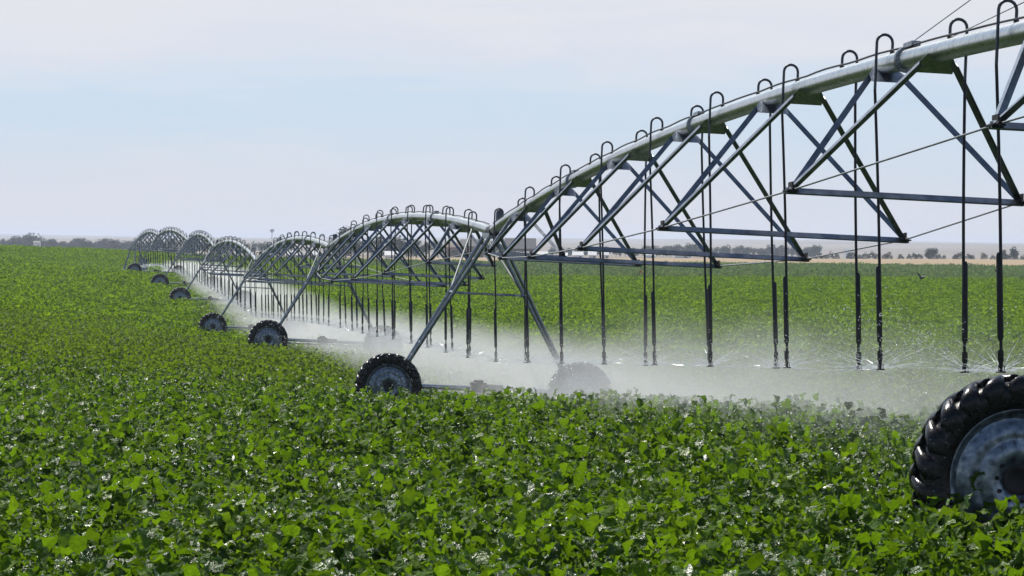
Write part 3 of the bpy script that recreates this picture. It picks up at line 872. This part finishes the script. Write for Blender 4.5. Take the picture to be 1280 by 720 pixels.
def bush_protos():
    out = []
    for kind in range(3):
        V, F, T = [], [], []
        for k in range(230):
            v = Vector((random.gauss(0, 1), random.gauss(0, 1), abs(random.gauss(0, 1)) + .05)).normalized() * random.uniform(.6, 1.0)
            v = Vector((v.x * .55, v.y * .55, v.z * (.9 + .15 * math.sin(v.x * 5 + kind * 2)))) 
            leaf_geo(V, F, T, v, random.random() * 6.283, random.uniform(-.4, .9), .18 * random.uniform(.6, 1.4), .14, .4, random.random(), 1, .2, 0)
        out.append(leaf_mesh('bush', V, F, T, BUSHLEAF))
    return out
BUSHES = bush_protos()
def bush(px, D, h, wide, label, group):
    x = at_px(px, D)
    o = place(random.choice(BUSHES), 'bush', None, (x, D, gz(x, D))); o.scale = (h * wide, h * wide, h); o.rotation_euler.z = random.random() * 6.28
    return tag(o, label, 'bush', group)

G1 = 'trees in the far left tree line'
tree(38, 1480, 8.2, 1.5, 'tallest bluish tree of the far left tree line', None, k=1)
tree(31, 1500, 7.2, 1.2, 'broad tree crown left of the tallest tree in the far left line', None, k=2)
for px in list(range(4, 166, 5)):
    h = 5.2 + random.uniform(-1.0, .9) + (1.0 if 15 < px < 70 else 0)
    tree(px + random.uniform(-2, 2), random.uniform(1380, 1560), h, random.uniform(.9, 1.5), 'hazy dark tree in the tree line beyond the left end of the field', G1)
G2 = 'trees seen through the small arches'
for px in range(170, 350, 7):
    tree(px + random.uniform(-2, 2), random.uniform(1250, 1500), random.uniform(4.2, 6.3), random.uniform(.8, 1.3), 'small hazy tree of the row showing through the farther arches', G2)
tree(352, 1300, 7.6, 1.1, 'round grey-green tree right of the water tower', None, k=0)
tree(360, 1330, 6.6, 1.1, 'lower tree touching the round one right of the water tower', None, k=3)
tree(432, 800, 8.3, .9, 'dark green tree rising left of the full arch behind the middle tower', None, k=2)
tree(422, 820, 6.6, .9, 'shorter dark tree at the foot of the full arch, on its left', None, k=1)
G3 = 'dark trees behind the full arch'
for px, h in ((448, 5.5), (460, 6.2), (474, 6.8), (486, 7.0), (497, 7.4), (508, 6.4), (520, 5.8), (533, 5.2), (547, 5.4), (606, 5.6), (616, 5.0), (628, 4.6)):
    tree(px, random.uniform(780, 880), h * .85, random.uniform(.9, 1.2), 'dark green tree of the clump showing through the full arch', G3)
G4 = 'bluish trees at the far edge of the stubble'
for px in np.arange(690, 1030, 6.0):
    base = 4.0 if px < 800 else (5.4 if px < 1025 else 3)
    if 858 < px < 868: base = 6.5
    tree(px + random.uniform(-2, 2), random.uniform(1330, 1480), base * random.uniform(.75, 1.1), random.uniform(.8, 1.4), 'bluish tree of the long row behind the stubble, seen under the near span', G4)
tree(1160, 900, 3.5, 1.0, 'larger bushy tree standing in the shrub row, left of two hoses', None, k=0)
tree(1166, 905, 3.3, 1.0, 'twin of the larger bushy tree, touching its right side in the shrub row', None, k=3)
tree(1266, 900, 3.8, 1.1, 'broad tree near the right photo edge behind the stubble', None, k=1)
tree(1255, 920, 3.0, 1.0, 'smaller tree left of the broad one at the right photo edge', None, k=2)
G5 = 'shrubs along the far stubble edge'
for px in np.arange(1022, 1290, 7.5):
    if random.random() < .12: continue
    bush(px + random.uniform(-2.5, 2.5), random.uniform(860, 900), random.uniform(1.2, 2.3), random.uniform(.8, 1.3), 'low dark shrub in the row along the far side of the stubble', G5)

def house(px, D, w, dep, hw, hr, wall, roof, label, cat='building', name='farm_building', ry=0, windows=0):
    if name == 'shed': hw, hr, dep = hw * .55, hw * .75, 3.0
    x = at_px(px, D); z = gz(x, D)
    root = empty(name, (x, D, z)); root.rotation_euler.z = ry
    m = MB(); m.box((0, 0, hw / 2 - .2), (w, dep, hw + .4))
    m.add([(-w / 2, -dep / 2, hw), (-w / 2, dep / 2, hw), (-w / 2, 0, hw + hr)], [(0, 1, 2)]); m.add([(w / 2, -dep / 2, hw), (w / 2, dep / 2, hw), (w / 2, 0, hw + hr)], [(0, 1, 2)])
    m.build('wall', wall, root)
    r = MB(); o = .25 if wall is not WHITE else .1
    for s in (-1, 1):
        e = Vector((0, s * (dep / 2 + o), hw - o * hr / (dep / 2))); t = Vector((0, 0, hw + hr))
        q = [Vector((sx * (w / 2 + o), p.y, p.z + dz)) for dz in (.02, .14) for sx in (-1, 1) for p in (e, t)]
        r.add(q, [(0, 1, 3, 2), (4, 6, 7, 5), (0, 2, 6, 4), (1, 5, 7, 3), (0, 4, 5, 1), (2, 3, 7, 6)])
    r.build('roof', roof, root)
    for k in range(windows):
        wx = -w / 2 + w * (k + 1) / (windows + 1)
        g = MB(); g.box((wx, -dep / 2 - .03, hw * .55), (.8, .06, .8)); g.build('window', GLASS, root)
    dr = MB(); dr.box((w * .22, -dep / 2 - .035, hw * .36), (min(1.6, w * .22), .07, hw * .72)); dr.build('door', GREYROOF if wall is not GREYROOF else WHITE, root)
    return tag(root, label, cat)

house(650, 800, 7.4, 6, 2.3, 2.4, GREYROOF, GREYROOF, 'dark grey barn behind the nearest end of the near span', 'barn', 'barn')
house(590, 850, 6.0, 5, 3.0, 1.7, BROWNWALL, GREYROOF, 'reddish brown farmhouse showing through the right side of the full arch', 'house', 'farmhouse', windows=3)
house(566, 870, 4.4, 4, 2.8, 1.2, BROWNWALL, BROWNWALL, 'small brown outbuilding left of the reddish farmhouse', 'house', 'outbuilding', windows=1)
house(492, 760, 4.2, 3, 1.2, .3, WHITE, WHITE, 'low pale shed at the foot of the dark trees inside the full arch', 'shed', 'shed')
house(677, 790, 2.8, 2.2, 1.1, .3, WHITE, WHITE, 'low white shed just right of the dark grey barn', 'shed', 'shed')
house(704, 800, 2.0, 2.2, .9, .25, WHITE, WHITE, 'small white shed between two wider ones right of the barn', 'shed', 'shed')
house(722, 795, 2.6, 2.2, 1.1, .3, WHITE, WHITE, 'white shed in the middle of the row of low white sheds', 'shed', 'shed')
house(740, 800, 2.0, 2.2, 1.2, .3, WHITE, WHITE, 'narrow white shed second from the right end of the shed row', 'shed', 'shed')
house(756, 790, 1.8, 2.2, 1.3, .3, WHITE, WHITE, 'white shed at the right end of the low shed row', 'shed', 'shed')
house(1060, 1250, 3.0, 2.6, 2.4, 1.2, WHITE, WHITE, 'lone white gabled building on the plain right of centre', 'house', 'farm_building', .3)
house(12, 1200, 2.6, 2.4, 1.6, .7, WHITE, WHITE, 'white cottage at the left photo edge below the trees', 'house', 'cottage')
house(46, 1350, 2.8, 2.4, 3.4, .8, WHITE, GREYROOF, 'white house under the tallest tree of the far left line', 'house', 'cottage')
house(152, 640, 4.6, 3, .7, .3, WHITE, WHITE, 'long low white shed beyond the field at the far arches', 'shed', 'shed')
for px, D, w, lab in ((368, 900, 4.5, 'long pale shed just right of the round tree, under the haze'), (392, 880, 3.0, 'pale shed showing through the arch two back from the nearest'), (335, 1000, 4.0, 'low pale shed below the water tower'), (812, 1000, 3.2, 'pale shed at the left end of the stubble strip'), (852, 1020, 5.0, 'long pale shed on the far side of the stubble strip')):
    house(px, D, w, 2.6, 1.4, .5, WHITE, WHITE, lab, 'shed', 'shed')

def water_tower():
    D = 2600; x = at_px(339.5, D); z = gz(x, D)
    root = empty('water_tower', (x, D, z))
    top = EYE + (297.7 - 288) / 4000 * D - z
    s = MB(); s.tube([(0, 0, -.5), (0, 0, 1), (0, 0, top - 1.5)], [.8, .32, .28], 12); s.build('shaft', TANK, root)
    b = MB(); b.lathe([(top - 2.0, .3), (top - 1.5, 1.1), (top - .5, 1.75), (top + .3, 1.8), (top + 1.0, 1.3), (top + 1.4, .3), (top + 1.45, 0)], 24, 'z'); b.build('tank', TANK, root)
    tag(root, 'dark bulb-topped water tower standing alone on the skyline', 'water tower')
water_tower()

def bird(px, y, D, s, label, yaw):
    x = at_px(px, D); z = EYE + (300 + (px - 640) / 128 - y) / 4000 * D
    root = empty('bird', (x, D, z)); root.rotation_euler = (0, R(12), yaw)
    b = MB(); b.tube([(0, -.5, 0), (0, -.36, .02), (0, -.12, .0), (0, .16, 0), (0, .34, .05), (0, .44, .06), (0, .52, .05)], [.12, .14, .22, .26, .18, .13, .02], 10)
    b.build('body', BIRD, root).scale = (s, s, s)
    for sd in (-1, 1):
        w = MB()
        P3 = [(.08, .18), (.55, .28), (1.0, .02), (.95, -.08), (.5, -.08), (.08, -.16)]
        zz = [0, .34, .55, .52, .30, 0]
        w.rings([[(sd * a, b_, z_ + o) for (a, b_), z_ in zip(P3, zz)] for o in (-.012, .012)], False, True)
        w.build('wing', BIRD, root).scale = (s, s, s)
    return tag(root, label, 'bird', None)
bird(1152, 347, 200, .46, 'small dark bird low over the dull green field, lower of the two at right', .6)
bird(1245, 338, 210, .38, 'small dark bird near the right photo edge, above the field', -.5)
def marker():
    D = 360; x = at_px(799, D); z = gz(x, D)
    root = empty('field_marker', (x, D, z))
    p = MB(); p.tube([(0, 0, -.2), (0, 0, 1.0)], .03, 8); p.build('stake', DARKMET, root)
    f = MB(); f.box((.16, 0, .84), (.36, .02, .34)); f.build('flag', ORANGE, root)
    tag(root, 'tiny orange marker flag at the edge of the bright green field', 'marker')
marker()

# ------------------------------------------------------------------ haze
HAZE = 1.8e-4
def haze():
    m = MB(); zb, zt = -9.0 + -2.0, 16.5
    m.box((0, 4480, (zb + zt) / 2), (26000, 9300, zt - zb))
    mat, nt, out = new_mat('thin_haze')
    pv = N(nt, 'ShaderNodeVolumePrincipled'); pv.inputs['Color'].default_value = (.72, .82, 1, 1); pv.inputs['Density'].default_value = HAZE; pv.inputs['Anisotropy'].default_value = .2
    nt.links.new(pv.outputs[0], out.inputs['Volume'])
    o = m.build('haze', mat)
    tag(o, 'thin pale summer haze over the plain', 'haze', kind='stuff')
if HAZE > 0: haze()

# ------------------------------------------------------------------ camera
cam = bpy.data.cameras.new('Camera'); co = bpy.data.objects.new('Camera', cam); COL.objects.link(co)
cam.sensor_width = 36; cam.lens = 36 * CAM_LENS_PX / 1280; cam.clip_start = .1; cam.clip_end = 30000
pitch = math.atan(60 / CAM_LENS_PX)
co.matrix_world = Matrix.Translation((0, 0, EYE)) @ Matrix.Rotation(R(90) - pitch, 4, 'X') @ Matrix.Rotation(R(.45), 4, 'Z')
scene.camera = co

# ------------------------------------------------------------------ light
SUN_EL, SUN_AZ = R(50), R(-28)      # azimuth from +Y, negative to the left
sdir = Vector((math.sin(SUN_AZ) * math.cos(SUN_EL), math.cos(SUN_AZ) * math.cos(SUN_EL), math.sin(SUN_EL)))
sl = bpy.data.lights.new('Sun', 'SUN'); sl.energy = 5.0; sl.angle = R(.53); sl.color = (1, .95, .87)
so = bpy.data.objects.new('Sun', sl); COL.objects.link(so); so.rotation_euler = sdir.to_track_quat('Z', 'Y').to_euler()

w = bpy.data.worlds.new('World'); scene.world = w; w.use_nodes = True
nt = w.node_tree
for n in list(nt.nodes): nt.nodes.remove(n)
out = nt.nodes.new('ShaderNodeOutputWorld'); bg = nt.nodes.new('ShaderNodeBackground'); bg.inputs['Strength'].default_value = .1
sky = nt.nodes.new('ShaderNodeTexSky'); sky.sky_type = 'NISHITA'; sky.sun_disc = False; sky.sun_elevation = SUN_EL; sky.sun_rotation = SUN_AZ
sky.air_density = 1.0; sky.dust_density = 1.0; sky.ozone_density = 1.2
tc = nt.nodes.new('ShaderNodeTexCoord')
mp = N(nt, 'ShaderNodeMapping'); mp.inputs['Scale'].default_value = (5.5, 5.5, 42.0); mp.inputs['Rotation'].default_value = (0, R(1.6), 0)
nt.links.new(tc.outputs['Generated'], mp.inputs['Vector'])
c1 = noise(nt, 1.0, 7, .6, vec=mp.outputs[0], dist=.4)
sx = nt.nodes.new('ShaderNodeSeparateXYZ'); nt.links.new(tc.outputs['Generated'], sx.inputs[0])
# thin cirrus sheets over a pale hazy sky, with a clearer blue lane a few degrees up
zz = math_node(nt, 'MULTIPLY_ADD', math_node(nt, 'SUBTRACT', c1, .5), .030, sx.outputs['Z'])
air = ramp(nt, zz, [(0.0, (6.8, 7.0, 7.9)), (.018, (6.35, 6.95, 8.1)), (.034, (5.6, 6.85, 8.3)), (.046, (5.5, 6.85, 8.4)), (.060, (6.7, 7.15, 8.2)), (.075, (7.2, 7.3, 8.0))])
c2 = noise(nt, 2.1, 6, .62, vec=mp.outputs[0], dist=.8)
upv = math_node(nt, 'MULTIPLY_ADD', sx.outputs['Z'], 40.0, -1.6, clamp=True)
c2f = math_node(nt, 'MULTIPLY', math_node(nt, 'MULTIPLY_ADD', c2, 2.8, -1.05, clamp=True), math_node(nt, 'MULTIPLY_ADD', upv, .72, .28))
air = mix_col(nt, c2f, air, (7.5, 7.5, 8.1))
low = math_node(nt, 'MULTIPLY_ADD', sx.outputs['Z'], -8.0, 1.8, clamp=True)
col = mix_col(nt, math_node(nt, 'MULTIPLY', low, .92), sky.outputs[0], air)
nt.links.new(col, bg.inputs['Color']); nt.links.new(bg.outputs[0], out.inputs['Surface'])

# ------------------------------------------------------------------ render settings
vs = scene.view_settings
vs.view_transform = 'Standard'; vs.look = 'None'; vs.exposure = 0.08; vs.gamma = 1; vs.use_curve_mapping = False
cy = scene.cycles
cy.use_denoising = True
try: cy.denoiser = 'OPENIMAGEDENOISE'
except Exception: pass
cy.max_bounces = 6; cy.diffuse_bounces = 3; cy.glossy_bounces = 3; cy.transmission_bounces = 3; cy.volume_bounces = 2; cy.transparent_max_bounces = 16
cy.caustics_reflective = False; cy.caustics_refractive = False
cy.volume_max_steps = 512
